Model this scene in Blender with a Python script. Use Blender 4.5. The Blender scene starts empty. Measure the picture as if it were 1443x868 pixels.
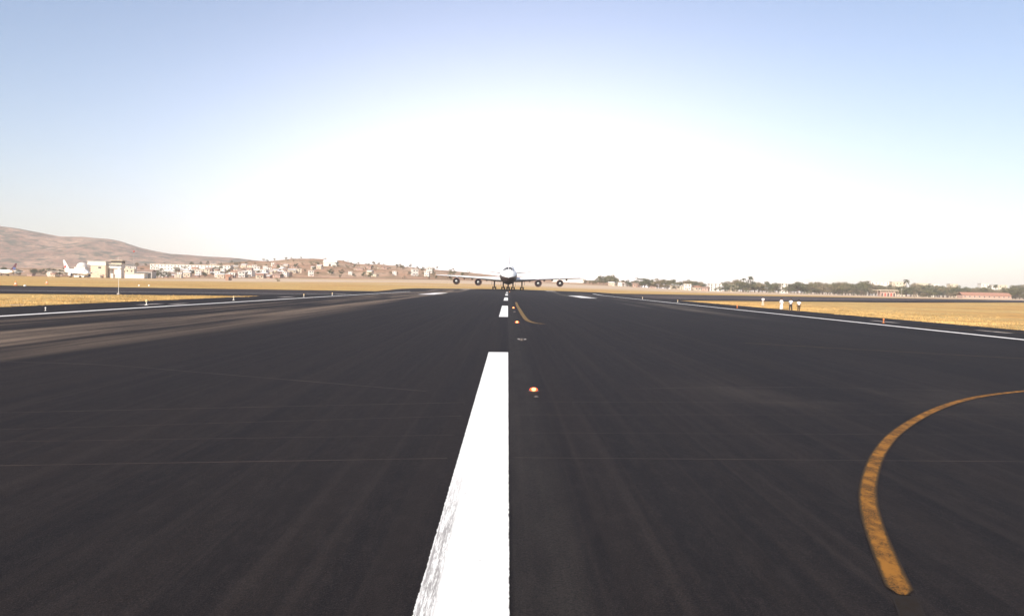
import bpy, bmesh, math, random
from mathutils import Vector, Matrix
R = math.radians
random.seed(7)
sc = bpy.context.scene
COL = sc.collection

# ------------------------------------------------------------------ camera
F, CX, CY = 1200.0, 721.5, 434.0          # focal length and centre, in pixels of a 1443 x 868 frame
CH = 2.05
cam = bpy.data.cameras.new('camera'); camo = bpy.data.objects.new('camera', cam); COL.objects.link(camo)
CM = Matrix.Rotation(R(-0.31), 4, 'Z') @ Matrix.Rotation(R(90 - 1.494), 4, 'X') @ Matrix.Rotation(R(1.27), 4, 'Z')
CM.translation = (0, 0, CH)
camo.matrix_world = CM
cam.sensor_fit = 'HORIZONTAL'; cam.sensor_width = 36; cam.lens = 36 * F / 1443
cam.clip_start = .1; cam.clip_end = 40000
sc.camera = camo

# ------------------------------------------------------------------ world, sun, exposure
SUN_EL, SUN_AZ = 34.0, 205.0     # azimuth clockwise from +Y: behind the camera, a little to the left
w = bpy.data.worlds.new('World'); sc.world = w; w.use_nodes = True
nt = w.node_tree; nt.nodes.clear()
out = nt.nodes.new('ShaderNodeOutputWorld'); bg = nt.nodes.new('ShaderNodeBackground')
sky = nt.nodes.new('ShaderNodeTexSky'); sky.sky_type = 'NISHITA'; sky.sun_disc = False
sky.sun_elevation = R(SUN_EL); sky.sun_rotation = R(SUN_AZ); sky.altitude = 0
sky.air_density = 1.0; sky.dust_density = 1.0; sky.ozone_density = 1.5
tc = nt.nodes.new('ShaderNodeTexCoord')
# added glow low ahead, imitating lens falloff: a broad lobe fixed to the world, added to the clear sky
dot = nt.nodes.new('ShaderNodeVectorMath'); dot.operation = 'DOT_PRODUCT'
g = Vector((0.0, math.cos(R(5.0)), math.sin(R(5.0)))); dot.inputs[1].default_value = g
nt.links.new(tc.outputs['Generated'], dot.inputs[0])
p1 = nt.nodes.new('ShaderNodeMath'); p1.operation = 'MAXIMUM'; p1.inputs[1].default_value = 0
p2 = nt.nodes.new('ShaderNodeMath'); p2.operation = 'POWER'; p2.inputs[1].default_value = 20
nt.links.new(dot.outputs['Value'], p1.inputs[0]); nt.links.new(p1.outputs[0], p2.inputs[0])
lobe = nt.nodes.new('ShaderNodeVectorMath'); lobe.operation = 'SCALE'; lobe.inputs[0].default_value = (1.0, .82, .88)
LOBE = nt.nodes.new('ShaderNodeMath'); LOBE.operation = 'MULTIPLY'; LOBE.inputs[1].default_value = 9.5
sz = nt.nodes.new('ShaderNodeSeparateXYZ'); nt.links.new(tc.outputs['Generated'], sz.inputs[0])
z1 = nt.nodes.new('ShaderNodeMath'); z1.operation = 'SUBTRACT'; z1.use_clamp = True; z1.inputs[0].default_value = 1; nt.links.new(sz.outputs[2], z1.inputs[1])
z2 = nt.nodes.new('ShaderNodeMath'); z2.operation = 'POWER'; z2.inputs[1].default_value = 4.5; nt.links.new(z1.outputs[0], z2.inputs[0])
z3 = nt.nodes.new('ShaderNodeMath'); z3.operation = 'MULTIPLY'; nt.links.new(z2.outputs[0], z3.inputs[0]); nt.links.new(p2.outputs[0], z3.inputs[1])
nt.links.new(z3.outputs[0], LOBE.inputs[0]); nt.links.new(LOBE.outputs[0], lobe.inputs['Scale'])
add = nt.nodes.new('ShaderNodeVectorMath'); add.operation = 'ADD'
tint = nt.nodes.new('ShaderNodeVectorMath'); tint.operation = 'MULTIPLY'; tint.inputs[1].default_value = (1.02, .965, .985)   # lavender tint on the sky colour
nt.links.new(sky.outputs[0], tint.inputs[0]); nt.links.new(tint.outputs[0], add.inputs[0]); nt.links.new(lobe.outputs[0], add.inputs[1])
nt.links.new(add.outputs[0], bg.inputs[0]); bg.inputs[1].default_value = 0.075
nt.links.new(bg.outputs[0], out.inputs[0])

sl = bpy.data.lights.new('sun', 'SUN'); sl.energy = 2.9; sl.angle = R(.6); sl.color = (1, .91, .78)
so = bpy.data.objects.new('sun', sl); COL.objects.link(so)
sd = Vector((math.sin(R(SUN_AZ)) * math.cos(R(SUN_EL)), math.cos(R(SUN_AZ)) * math.cos(R(SUN_EL)), math.sin(R(SUN_EL))))
so.rotation_euler = sd.to_track_quat('Z', 'Y').to_euler()
so.location = (0, -30, 40)
vs = sc.view_settings
vs.view_transform = 'Standard'; vs.look = 'None'; vs.gamma = 1; vs.exposure = 1.15; vs.use_curve_mapping = False
sc.render.resolution_x = 1024; sc.render.resolution_y = 615
sc.cycles.volume_bounces = 0

# ------------------------------------------------------------------ helpers
R3 = CM.to_3x3()
def ray(px, py):
    return R3 @ Vector(((px - CX) / F, -(py - CY) / F, -1.0))
def on_ground(px, py, z=0.0):
    d = ray(px, py); t = (z - CH) / d.z
    return Vector((d.x * t, d.y * t, z))
def at(px, py, Y):
    d = ray(px, py); t = Y / d.y
    return Vector((d.x * t, Y, CH + d.z * t))
def hor(px): return 402.6 + .0222 * (px - 715)
def pxof(X, Y): return 715 + F * X / max(Y, 1.0)
def Xof(px, Y): return (px - 715) / F * Y
def ss(a, b, x):
    t = min(1, max(0, (x - a) / (b - a))); return t * t * (3 - 2 * t)
def interp(tab, x):
    if x <= tab[0][0]: return tab[0][1]
    for (a, u), (b, v) in zip(tab, tab[1:]):
        if x <= b: return u + (v - u) * (x - a) / (b - a)
    return tab[-1][1]

def tag(o, label=None, cat=None, group=None, kind=None):
    if label: o['label'] = label
    if cat: o['category'] = cat
    if group: o['group'] = group
    if kind: o['kind'] = kind
    return o
def empty(name, loc=(0, 0, 0), rz=0.0):
    o = bpy.data.objects.new(name, None); COL.objects.link(o)
    o.empty_display_size = .5; o.location = loc; o.rotation_euler = (0, 0, rz); return o
def mesh_obj(name, verts, faces, mats, parent=None, smooth=False, mi=None, loc=None):
    me = bpy.data.meshes.new(name); me.from_pydata([tuple(v) for v in verts], [], faces); me.update()
    for m in (mats if isinstance(mats, (list, tuple)) else [mats]): me.materials.append(m)
    if mi: me.polygons.foreach_set('material_index', mi)
    if smooth: me.polygons.foreach_set('use_smooth', [True] * len(me.polygons))
    o = bpy.data.objects.new(name, me); COL.objects.link(o)
    if parent: o.parent = parent
    if loc: o.location = loc
    return o
class MB:
    """collects primitive shapes and links them as one mesh"""
    def __init__(s): s.v = []; s.f = []
    def add(s, v, f):
        n = len(s.v); s.v += [tuple(x) for x in v]; s.f += [tuple(i + n for i in q) for q in f]; return s
    def box(s, x0, x1, y0, y1, z0, z1):
        return s.add([(x0,y0,z0),(x1,y0,z0),(x1,y1,z0),(x0,y1,z0),(x0,y0,z1),(x1,y0,z1),(x1,y1,z1),(x0,y1,z1)],
                     [(0,3,2,1),(4,5,6,7),(0,1,5,4),(1,2,6,5),(2,3,7,6),(3,0,4,7)])
    def tube(s, a, b, r0, r1=None, n=10):
        r1 = r0 if r1 is None else r1
        a, b = Vector(a), Vector(b); d = (b - a).normalized()
        u = d.orthogonal().normalized(); w_ = d.cross(u)
        v = []
        for c, r in ((a, r0), (b, r1)):
            for i in range(n):
                t = 2 * math.pi * i / n; v.append(c + u * math.cos(t) * r + w_ * math.sin(t) * r)
        return s.add(v, [(i, (i+1) % n, n + (i+1) % n, n + i) for i in range(n)] + [tuple(range(n-1, -1, -1)), tuple(range(n, 2*n))])
    def lathe(s, prof, c=(0,0,0), axis='Z', n=16):
        v = []; c = Vector(c)
        for r, h in prof:
            for i in range(n):
                t = 2 * math.pi * i / n
                p = (r*math.cos(t), r*math.sin(t), h) if axis == 'Z' else ((r*math.cos(t), h, r*math.sin(t)) if axis == 'Y' else (h, r*math.cos(t), r*math.sin(t)))
                v.append(c + Vector(p))
        f = []
        for k in range(len(prof) - 1):
            for i in range(n):
                f.append((k*n+i, k*n+(i+1) % n, (k+1)*n+(i+1) % n, (k+1)*n+i))
        return s.add(v, f)
    def obj(s, name, mat, parent=None, smooth=False): return mesh_obj(name, s.v, s.f, mat, parent, smooth)
def copy_tree(o, parent=None):
    c = o.copy(); COL.objects.link(c)
    if parent: c.parent = parent
    for ch in o.children: copy_tree(ch, c)
    return c

# ------------------------------------------------------------------ materials
def mat(name, col, rough=.7, metal=0.0, spec=.5, noise=None, bump=None):
    m = bpy.data.materials.new(name); m.use_nodes = True; t = m.node_tree
    b = t.nodes['Principled BSDF']; b.inputs['Base Color'].default_value = (*col, 1)
    b.inputs['Roughness'].default_value = rough; b.inputs['Metallic'].default_value = metal
    b.inputs['Specular IOR Level'].default_value = spec
    if noise:
        sc_, amt = noise
        c = t.nodes.new('ShaderNodeTexCoord'); n = t.nodes.new('ShaderNodeTexNoise'); n.inputs['Scale'].default_value = sc_
        n.inputs['Detail'].default_value = 5
        r = t.nodes.new('ShaderNodeValToRGB')
        r.color_ramp.elements[0].position = .3; r.color_ramp.elements[1].position = .7
        r.color_ramp.elements[0].color = (*[x * (1 - amt) for x in col], 1)
        r.color_ramp.elements[1].color = (*[min(1, x * (1 + amt)) for x in col], 1)
        t.links.new(c.outputs['Object'], n.inputs['Vector']); t.links.new(n.outputs[0], r.inputs[0]); t.links.new(r.outputs[0], b.inputs['Base Color'])
    return m
def emis(name, col, e):
    m = mat(name, tuple(x * .3 for x in col), .3); b = m.node_tree.nodes['Principled BSDF']
    b.inputs['Emission Color'].default_value = (*col, 1); b.inputs['Emission Strength'].default_value = e; return m
class NT:
    def __init__(s, m): s.t = m.node_tree; s.b = s.t.nodes['Principled BSDF']; s.geo = s.t.nodes.new('ShaderNodeNewGeometry')
    def n(s, ty, **k):
        x = s.t.nodes.new(ty)
        for a, b in k.items(): setattr(x, a, b)
        return x
    def l(s, a, b): s.t.links.new(a, b)
    def noise(s, scale, vec=(1, 1, 1), detail=5, rough=.55, off=(0, 0, 0), rot=0):
        mp = s.n('ShaderNodeMapping'); mp.inputs['Scale'].default_value = vec; mp.inputs['Location'].default_value = off
        mp.inputs['Rotation'].default_value = (0, 0, rot)
        s.l(s.geo.outputs['Position'], mp.inputs['Vector'])
        x = s.n('ShaderNodeTexNoise'); x.inputs['Scale'].default_value = scale; x.inputs['Detail'].default_value = detail; x.inputs['Roughness'].default_value = rough
        s.l(mp.outputs[0], x.inputs['Vector']); return x.outputs['Fac']
    def mr(s, v, a, b, c=0., d=1.):
        x = s.n('ShaderNodeMapRange'); x.interpolation_type = 'SMOOTHSTEP'
        for i, q in zip((1, 2, 3, 4), (a, b, c, d)): x.inputs[i].default_value = q
        s.l(v, x.inputs[0]); return x.outputs[0]
    def math(s, op, a, b=None):
        x = s.n('ShaderNodeMath', operation=op)
        for i, q in enumerate((a, b)):
            if q is None: continue
            if isinstance(q, (int, float)): x.inputs[i].default_value = q
            else: s.l(q, x.inputs[i])
        return x.outputs[0]
    def mix(s, fac, a, b, blend='MIX'):
        x = s.n('ShaderNodeMix', data_type='RGBA', blend_type=blend)
        if isinstance(fac, (int, float)): x.inputs[0].default_value = fac
        else: s.l(fac, x.inputs[0])
        for i, q in ((6, a), (7, b)):
            if isinstance(q, tuple): x.inputs[i].default_value = (*q, 1)
            else: s.l(q, x.inputs[i])
        return x.outputs[2]
    def xyz(s):
        x = s.n('ShaderNodeSeparateXYZ'); s.l(s.geo.outputs['Position'], x.inputs[0]); return x.outputs
    def bump(s, h, st, dist):
        x = s.n('ShaderNodeBump'); x.inputs['Strength'].default_value = st; x.inputs['Distance'].default_value = dist
        s.l(h, x.inputs['Height']); s.l(x.outputs[0], s.b.inputs['Normal'])

def asphalt(name, main=True):
    m = mat(name, (.04, .037, .038), .8, spec=.12); N = NT(m); X, Y, Z = N.xyz()
    c = N.mix(N.mr(N.noise(.05, (1, .35, 1)), .35, .7), (.0125, .0088, .0076), (.0200, .0142, .0120))
    if main:
        # rubber and dust drawn out along the runway by wheels
        st = N.noise(1.0, (1.5, .014, 1), 8, .72)
        c = N.mix(N.mr(st, .44, .57), N.mix(.80, c, (.006, .0045, .0050)), c)
        st2 = N.noise(1.0, (5.5, .03, 1), 6, .65, (11, 3, 0))
        c = N.mix(N.math('MULTIPLY', N.mr(st2, .50, .64), .36), c, (.034, .025, .021))
        # pale dusty wheel tracks near the left side
        d = N.noise(1.0, (.35, .010, 1), 6, .65, (4, 9, 0), R(2.2))
        side = N.math('MULTIPLY', N.mr(X, -31, -24), N.mr(X, -11, -16))
        c = N.mix(N.math('MULTIPLY', N.math('MULTIPLY', side, N.mr(d, .44, .60)), N.mr(Y, 10, 30, 0, 1.0)), c, (.24, .175, .125))
        side2 = N.math('MULTIPLY', N.mr(X, 12, 17), N.mr(X, 28, 22))
        c = N.mix(N.math('MULTIPLY', N.math('MULTIPLY', side2, N.mr(d, .50, .64)), N.mr(Y, 60, 110, 0, .7)), c, (.20, .165, .13))
        # lighter worn seam right of the centreline
        seam = N.math('MULTIPLY', N.mr(X, .06, .10), N.mr(X, .75, .45))
        c = N.mix(N.math('MULTIPLY', seam, N.mr(N.noise(3, (1, .2, 1)), .3, .7, .15, .45)), c, (.050, .043, .036))
        side3 = N.math('MULTIPLY', N.mr(X, 3, 5.5), N.mr(X, 12, 8))
        pat = N.math('MULTIPLY', N.math('MULTIPLY', N.mr(N.noise(.35, (1, .5, 1)), .42, .62), N.mr(Y, 14, 16.5)), N.mr(Y, 22, 18))
        c = N.mix(N.math('MULTIPLY', pat, N.math('MULTIPLY', side3, .35)), c, (.09, .07, .055))
    else:
        d = N.noise(.12, (.25, .25, 1), 6)
        u = N.math('SUBTRACT', Y, N.math('MULTIPLY', X, .78)); wn = N.math('MULTIPLY', N.math('MULTIPLY', N.mr(u, 200, 210), N.mr(u, 268, 250)), N.mr(X, 30, 60, .35, 1))
        c = N.mix(N.math('MULTIPLY', wn, .9), c, (.16, .12, .115))
        c = N.mix(N.mr(d, .35, .7), c, (.06, .045, .04))
    c = N.mix(N.mr(N.noise(6, (1, .3, 1), 8, .8, (2, 8, 0)), .45, .68, 0, .45), c, (.034, .026, .023))
    c = N.mix(N.mr(N.noise(110, detail=3, rough=.7), .52, .68, 0, .75), c, (.060, .047, .041))
    c = N.mix(N.mr(N.noise(60, detail=4, rough=.75, off=(5, 5, 0)), .46, .62, 0, .8), c, (.008, .007, .008))
    N.l(c, N.b.inputs['Base Color'])
    N.bump(N.noise(70, detail=5), .9, .009)
    return m
def paint(name, col, wear=(.021, .017, .015), lo=.30, hi=.48, edge=None, amt=1.0, scale=9, rag=.12, rim=None):
    m = mat(name, col, .8, spec=.12); N = NT(m); X, Y, Z = N.xyz()
    a = N.mr(N.noise(scale, (1, .6, 1), 8, .7), lo, hi, 1, 0)
    a = N.math('MULTIPLY', a, N.mr(N.noise(70, detail=3), .35, .6, 1, .35))
    a = N.math('MULTIPLY', a, amt)
    c = N.mix(a, col, wear)
    uv = N.n('ShaderNodeUVMap'); sp = N.n('ShaderNodeSeparateXYZ'); N.l(uv.outputs[0], sp.inputs[0])
    e0 = N.math('SUBTRACT', 1.0, N.math('ABSOLUTE', N.math('MULTIPLY', N.math('SUBTRACT', sp.outputs[0], .5), 2.0)))   # 0 at the rims
    rn = N.math('MULTIPLY', N.noise(14, (1, 1, 1), 6, .75), rag)
    e1 = N.mr(N.math('SUBTRACT', e0, rn), -.36 * rag, -.22 * rag, 1, 0)
    if rim: c = N.mix(N.mr(N.math('SUBTRACT', e0, N.math('MULTIPLY', N.noise(5, detail=6, rough=.7), .55)), -.12, .14, .95, 0), c, rim)
    c = N.mix(e1, c, wear)
    if edge == 'centre':
        # the left rim of the near centreline bar is scrubbed thin, with a lighter rim line
        near = N.mr(Y, 10.5, 6.5)
        band = N.math('MULTIPLY', N.mr(X, -.545, -.525), N.mr(X, -.40, -.44))
        e = N.math('MULTIPLY', N.math('MULTIPLY', near, band), N.mr(N.noise(60, (1, .06, 1), 8, .85), .44, .54))
        c = N.mix(N.math('MULTIPLY', e, .75), c, (.17, .155, .15))
        t = N.math('MULTIPLY', N.mr(X, -.22, -.10), N.mr(N.noise(1.0, (1.5, 5, 1), 6, .7), .60, .70))
        t = N.math('MULTIPLY', t, N.mr(Y, 15, 21))
        c = N.mix(N.math('MULTIPLY', t, .7), c, (.16, .15, .14))
    N.l(c, N.b.inputs['Base Color']); N.bump(N.noise(90, detail=4), .4, .004)
    return m

M_run = asphalt('runway_asphalt'); M_cross = asphalt('cross_runway_asphalt', False)
M_white = paint('white_runway_paint', (.82, .81, .78), lo=.28, hi=.40, edge='centre', amt=.5)
M_edge = paint('white_edge_paint', (.80, .77, .74), lo=.30, hi=.42, amt=.5)
M_faint = paint('worn_white_paint', (.55, .50, .47), lo=.40, hi=.6)
M_yel = paint('worn_yellow_paint', (.29, .125, .020), wear=(.034, .021, .011), lo=.43, hi=.60, amt=1.0, scale=5.0, rag=.6, rim=(.060, .036, .014))
M_yel2 = paint('faded_yellow_paint', (.26, .16, .055), lo=.42, hi=.62, amt=.9, rag=.4)
M_ghost = paint('blacked_out_yellow_paint', (.019, .0125, .0075), lo=.40, hi=.62, rag=.6)
M_joint = paint('joint_sealant', (.075, .056, .048), lo=.40, hi=.62, amt=.8, scale=.6)
M_conc = mat('pale_concrete', (.40, .35, .31), .85, noise=(1.5, .3))

# dry grass
M_grass = mat('dry_grass_ground', (.4, .3, .12), .95, spec=.1); N = NT(M_grass); X_, Y_, Z_ = N.xyz()
c = N.mix(N.mr(N.noise(.03, detail=7, rough=.65), .35, .65), (.58, .32, .10), (.64, .44, .17))
c = N.mix(N.mr(N.noise(.05, (.5, 1.2, 1), 6, .65, (30, 7, 0)), .50, .68, 0, .6), c, (.32, .25, .08))
c = N.mix(N.mr(N.noise(.5, detail=8, rough=.8), .42, .64, 0, .75), c, (.30, .20, .09))
c = N.mix(N.mr(N.noise(7, detail=5, rough=.8), .5, .72, 0, .6), c, (.20, .14, .06))
# bare pale soil far out
soil = N.math('MULTIPLY', N.mr(Y_, 480, 640), N.mr(N.noise(.012, (.4, 1.2, 1), 6, .6), .30, .55))
soil = N.math('MULTIPLY', soil, N.mr(X_, -330, -230))
c = N.mix(N.math('MULTIPLY', soil, .85), c, (.60, .47, .36))
N.l(c, N.b.inputs['Base Color']); N.bump(N.noise(3, detail=6), .6, .15)

def hill_mat(name, a, b, green, sc1, gamt):
    m = mat(name, a, .95, spec=.1); N = NT(m)
    c = N.mix(N.mr(N.noise(sc1, detail=7, rough=.6), .35, .68), a, b)
    c = N.mix(N.mr(N.noise(sc1 * 2.7, detail=8, rough=.75, off=(50, 20, 3)), .46, .60, 0, gamt), c, green)
    c = N.mix(N.mr(N.noise(sc1 * 12, detail=5, rough=.8, off=(5, 20, 3)), .50, .64, 0, .6), c, tuple(x * .45 for x in green))
    N.l(c, N.b.inputs['Base Color']); return m
M_hill = hill_mat('dry_hill', (.30, .17, .11), (.50, .32, .21), (.11, .10, .06), .006, 1.0)
M_hill2 = hill_mat('red_scrub_hill', (.40, .21, .12), (.54, .36, .24), (.15, .13, .06), .008, .6)
M_leaf = [mat('foliage_%s' % n, c_, .8, spec=.2, noise=(.6, .45)) for n, c_ in (('olive', (.15, .14, .065)), ('dark', (.105, .11, .058)), ('dusty', (.22, .18, .105)))]
M_trunk = mat('bark', (.14, .10, .07), .9)
M_wall = [mat('plaster_' + n, c_, .85, noise=(.5, .12)) for n, c_ in (('cream', (.62, .53, .40)), ('white', (.72, .68, .62)), ('pink', (.50, .34, .27)), ('brick', (.38, .22, .15)), ('grey', (.45, .42, .40)))]
M_roof = [mat('roof_' + n, c_, .8, noise=(.8, .2)) for n, c_ in (('tin', (.62, .60, .58)), ('tile', (.40, .20, .13)), ('rust', (.34, .22, .16)))]
M_glass = mat('window_dark_glass', (.03, .035, .045), .2)
M_dark = mat('dark_opening', (.03, .03, .03), .8)
M_plane = mat('aircraft_white', (.80, .80, .80), .35, noise=(.3, .04))
M_belly_shade = mat('aircraft_belly_grey_shade', (.045, .028, .026), .4, noise=(.4, .15))  # grey belly with the underside's shade painted into its dark colour
M_wing = mat('aircraft_wing_grey', (.62, .60, .58), .4, noise=(.4, .08))
M_metal = mat('bare_metal', (.55, .53, .52), .3, metal=.9)
M_inlet = mat('engine_inlet_dark', (.020, .012, .012), .5)
M_cowl = mat('engine_cowl_maroon', (.085, .03, .025), .4)
M_tyre = mat('tyre_rubber', (.018, .017, .017), .8)
M_strut = mat('gear_strut', (.09, .055, .05), .6)
M_red = mat('red_paint', (.50, .05, .03), .45)
M_navy = mat('dark_maroon_tail_paint', (.09, .02, .03), .45)
M_blue = mat('blue_tail_paint', (.06, .12, .30), .45)
M_skin = mat('skin', (.22, .12, .075), .6)
M_hair = mat('black_hair', (.012, .011, .010), .6)
M_shirtw = mat('white_cotton', (.82, .81, .80), .85)
M_shirtb = mat('pale_blue_cotton', (.60, .66, .74), .85)
M_trou = mat('dark_trousers', (.035, .035, .045), .85)
M_trou2 = mat('brown_trousers', (.07, .05, .035), .85)
M_cream = mat('cream_cotton', (.66, .60, .50), .85)
M_shoe = mat('shoe_leather', (.03, .02, .015), .5)
M_steel = mat('light_fixture_steel', (.12, .10, .09), .5, metal=.5)
M_glow = emis('lamp_core', (1.0, .46, .12), 2.6)
M_lens_halo = emis('lamp_lens_halo_orange', (1.0, .060, .008), 1.4)  # orange glow in the lens imitates the lamp's glare
M_orange = mat('orange_marker_paint', (.75, .22, .06), .5)
M_amber = mat('frosted_marker_glass', (.85, .62, .30), .35)
M_post = mat('white_post_paint', (.75, .72, .66), .6)

# ------------------------------------------------------------------ terrain
FAR = [(-200, .2), (0, .7), (200, 1.3), (300, 2.6), (400, 4.3), (520, 5.8), (640, 6.3), (760, 5.6), (850, 4.6), (1000, .9), (1150, .1), (1300, -.5), (1443, -.4), (2000, -.6)]
EDGE = 41.0
def zt(X, Y):
    z = -.0145 * min(abs(X), EDGE) + .5 * ss(260, 335, Y)
    s = ss(390, 900, Y)
    if s > 0: z = z * (1 - s) + s * interp(FAR, pxof(X, Y))
    return z
def steps(*seg):
    o = []
    for a, b, st in seg:
        n = max(1, round((b - a) / st)); o += [a + (b - a) * i / n for i in range(n)]
    return o + [seg[-1][1]]
def sheet(name, xs, ys, mat_, off=0.0, zf=zt, warp=None):
    v = []; f = []
    for y in ys:
        for x in xs:
            yy = warp(x, y) if warp else y
            v.append((x, yy, zf(x, yy) + off))
    n = len(xs)
    for j in range(len(ys) - 1):
        for i in range(n - 1): f.append((j*n+i, j*n+i+1, (j+1)*n+i+1, (j+1)*n+i))
    return tag(mesh_obj(name, v, f, mat_), kind='structure')
xr = steps((0, 41, 10.25), (41, 201, 10), (201, 801, 20), (801, 2001, 60), (2001, 5301, 300))
xs_all = [-x for x in reversed(xr[1:])] + xr
ys_all = steps((-80, 400, 10), (400, 1000, 20), (1000, 2000, 50), (2000, 5300, 300))
sheet('ground', xs_all, ys_all, M_grass, -.05)
def lower(x): return 174 + .78 * x
sheet('crossing_runway', steps((-300, -41, 9.25), (-41, 0, 10.25), (0, 41, 10.25), (41, 901, 10)), [i / 12 for i in range(13)], M_cross, .0, warp=lambda x, t: lower(x) + 125 * t)
ry = steps((-60, 384, 6))
sheet('runway', steps((-41, 0, 5.125), (0, 41, 5.125)), ry, M_run, .012)
OFF = .018
def strip(name, pts, width, mat_, off=OFF, sub=4.0, label=None, wf=None):
    """ribbon laid along ground points"""
    P = [Vector((p[0], p[1])) for p in pts]
    Q = [P[0]]
    for a, b in zip(P, P[1:]):
        n = max(1, int((b - a).length / sub))
        Q += [a + (b - a) * (i + 1) / n for i in range(n)]
    v = []
    for i, q in enumerate(Q):
        d = (Q[min(i+1, len(Q)-1)] - Q[max(i-1, 0)]).normalized(); nrm = Vector((-d.y, d.x))
        wd = width if wf is None else width * wf(i / (len(Q) - 1))
        for s_ in (-.5, .5):
            r = q + nrm * s_ * wd; v.append((r.x, r.y, zt(r.x, r.y) + off))
    f = [(2*i, 2*i+2, 2*i+3, 2*i+1) for i in range(len(Q) - 1)]
    o = mesh_obj(name, v, f, mat_); uv = o.data.uv_layers.new(name='UVMap')
    for lp in o.data.loops: uv.data[lp.index].uv = (lp.vertex_index % 2, lp.vertex_index // 2)
    return tag(o, kind='structure')
# centreline bars
for k, (a, b) in enumerate(((-4, 26), (55.5, 86), (116, 146), (176, 206), (236, 266))):
    o = strip('centreline_marking', [(-.245, a), (-.245, b)], .61, M_white)
# side stripes
for s_ in (-1, 1): strip('edge_marking', [(s_ * 30, -50), (s_ * 30, 262 if s_ < 0 else 300)], .78, M_edge)
# crossing runway edge stripe, its centreline
strip('edge_marking', [(x, 206 + .78 * x) for x in (-230, -120, -41, -33)], .95, M_edge, sub=9)
strip('edge_marking', [(x, 206 + .78 * x) for x in (45, 120, 250, 400)], .9, M_faint, sub=9)
strip('edge_marking', [(x, 270 + .78 * x) for x in (45, 120, 250, 600)], .9, M_faint, sub=9)
# broad touchdown bars
for s_ in (-1, 1):
    strip('touchdown_marking', [(s_ * 17.6, 183), (s_ * 17.6, 226)], 3.6, M_edge)
    strip('touchdown_marking', [(s_ * 16.5, 318), (s_ * 16.5, 352)], 3.6, M_faint)
# catmull-rom curves for the yellow lines
def curve(pts, n=8):
    P = [Vector(p) for p in pts]; P = [P[0] * 2 - P[1]] + P + [P[-1] * 2 - P[-2]]; o = []
    for i in range(1, len(P) - 2):
        for k in range(n):
            t = k / n; a, b, c_, d = P[i-1], P[i], P[i+1], P[i+2]
            o.append(.5 * ((2*b) + (c_-a)*t + (2*a-5*b+4*c_-d)*t*t + (3*b-a-3*c_+d)*t**3))
    return o + [P[-2]]
def gp(px, py):
    p = on_ground(px, py, 0)
    for _ in range(4): p = on_ground(px, py, zt(p.x, p.y))
    return p.xy
near = [gp(*q) for q in ((1500, 547), (1443, 552), (1385, 559), (1340, 570), (1300, 587), (1262, 612), (1239, 640), (1227, 670), (1223, 700), (1229, 735), (1243, 775), (1260, 815), (1272, 841))]
strip('taxi_line_marking', curve(near), .188, M_yel, sub=.5, wf=lambda t: min(1, .35 + (1 - t) * 20))
strip('taxi_line_marking', curve([gp(*q) for q in ((1273, 842), (1282, 862), (1296, 900), (1312, 950))]), .17, M_ghost, sub=.5)
far = [gp(*q) for q in ((727, 426), (729, 431), (733, 438), (738, 446), (743, 451.5), (752, 455), (766, 457))]
strip('taxi_line_marking', curve(far), .30, M_yel2, sub=1)
strip('taxi_line_marking', curve([gp(*q) for q in ((768, 457.5), (860, 467), (994, 480), (1100, 487), (1250, 496), (1443, 506), (1600, 514))]), .13, M_ghost, sub=2)
strip('taxi_line_marking', curve([gp(*q) for q in ((1050, 484), (1200, 492.5), (1443, 506), (1600, 514.5))]), .07, M_yel2, off=.022, sub=2)
strip('taxi_line_marking', [gp(1290, 461.5), gp(1443, 469.5), gp(1600, 478)], .35, M_yel2, off=.022, sub=1)
# pale joints and seams across the pavement
for a, b, wd in (((-150, 586), (655, 568), .024), ((-150, 611), (650, 587), .020), ((-150, 626), (640, 614), .014), ((-150, 660), (630, 647), .022),
             ((725, 567), (1500, 569), .014), ((725, 585.5), (1500, 585), .016), ((725, 611), (1500, 614), .010), ((725, 646), (1500, 652), .018)):
    strip('joint_line', [gp(*a), gp(*b)], wd * 1.3, M_joint, off=.0135, sub=1)
strip('joint_line', curve([gp(*q) for q in ((-100, 504), (0, 509.7), (150, 515), (300, 527), (500, 543.6), (600, 552))]), .05, M_joint, off=.0135, sub=1)
strip('joint_line', curve([gp(*q) for q in ((880, 549), (1020, 546.5), (1180, 547), (1400, 553))]), .03, M_joint, off=.0135, sub=1)
# pale concrete pads on the shoulders
for px, py, a, b in ((1246, 453.5, .7, 5), (1400, 467.6, .7, 4), (212, 429, .8, 5), (252, 428.3, .7, 4), (332, 418, 1, 6), (404, 418.6, 1, 8), (480, 414.6, 1, 8), (20, 430, .6, 3)):
    q = gp(px, py); strip('concrete_pad', [(q.x, q.y - b / 2), (q.x, q.y + b / 2)], a, M_conc, off=.02)

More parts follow.
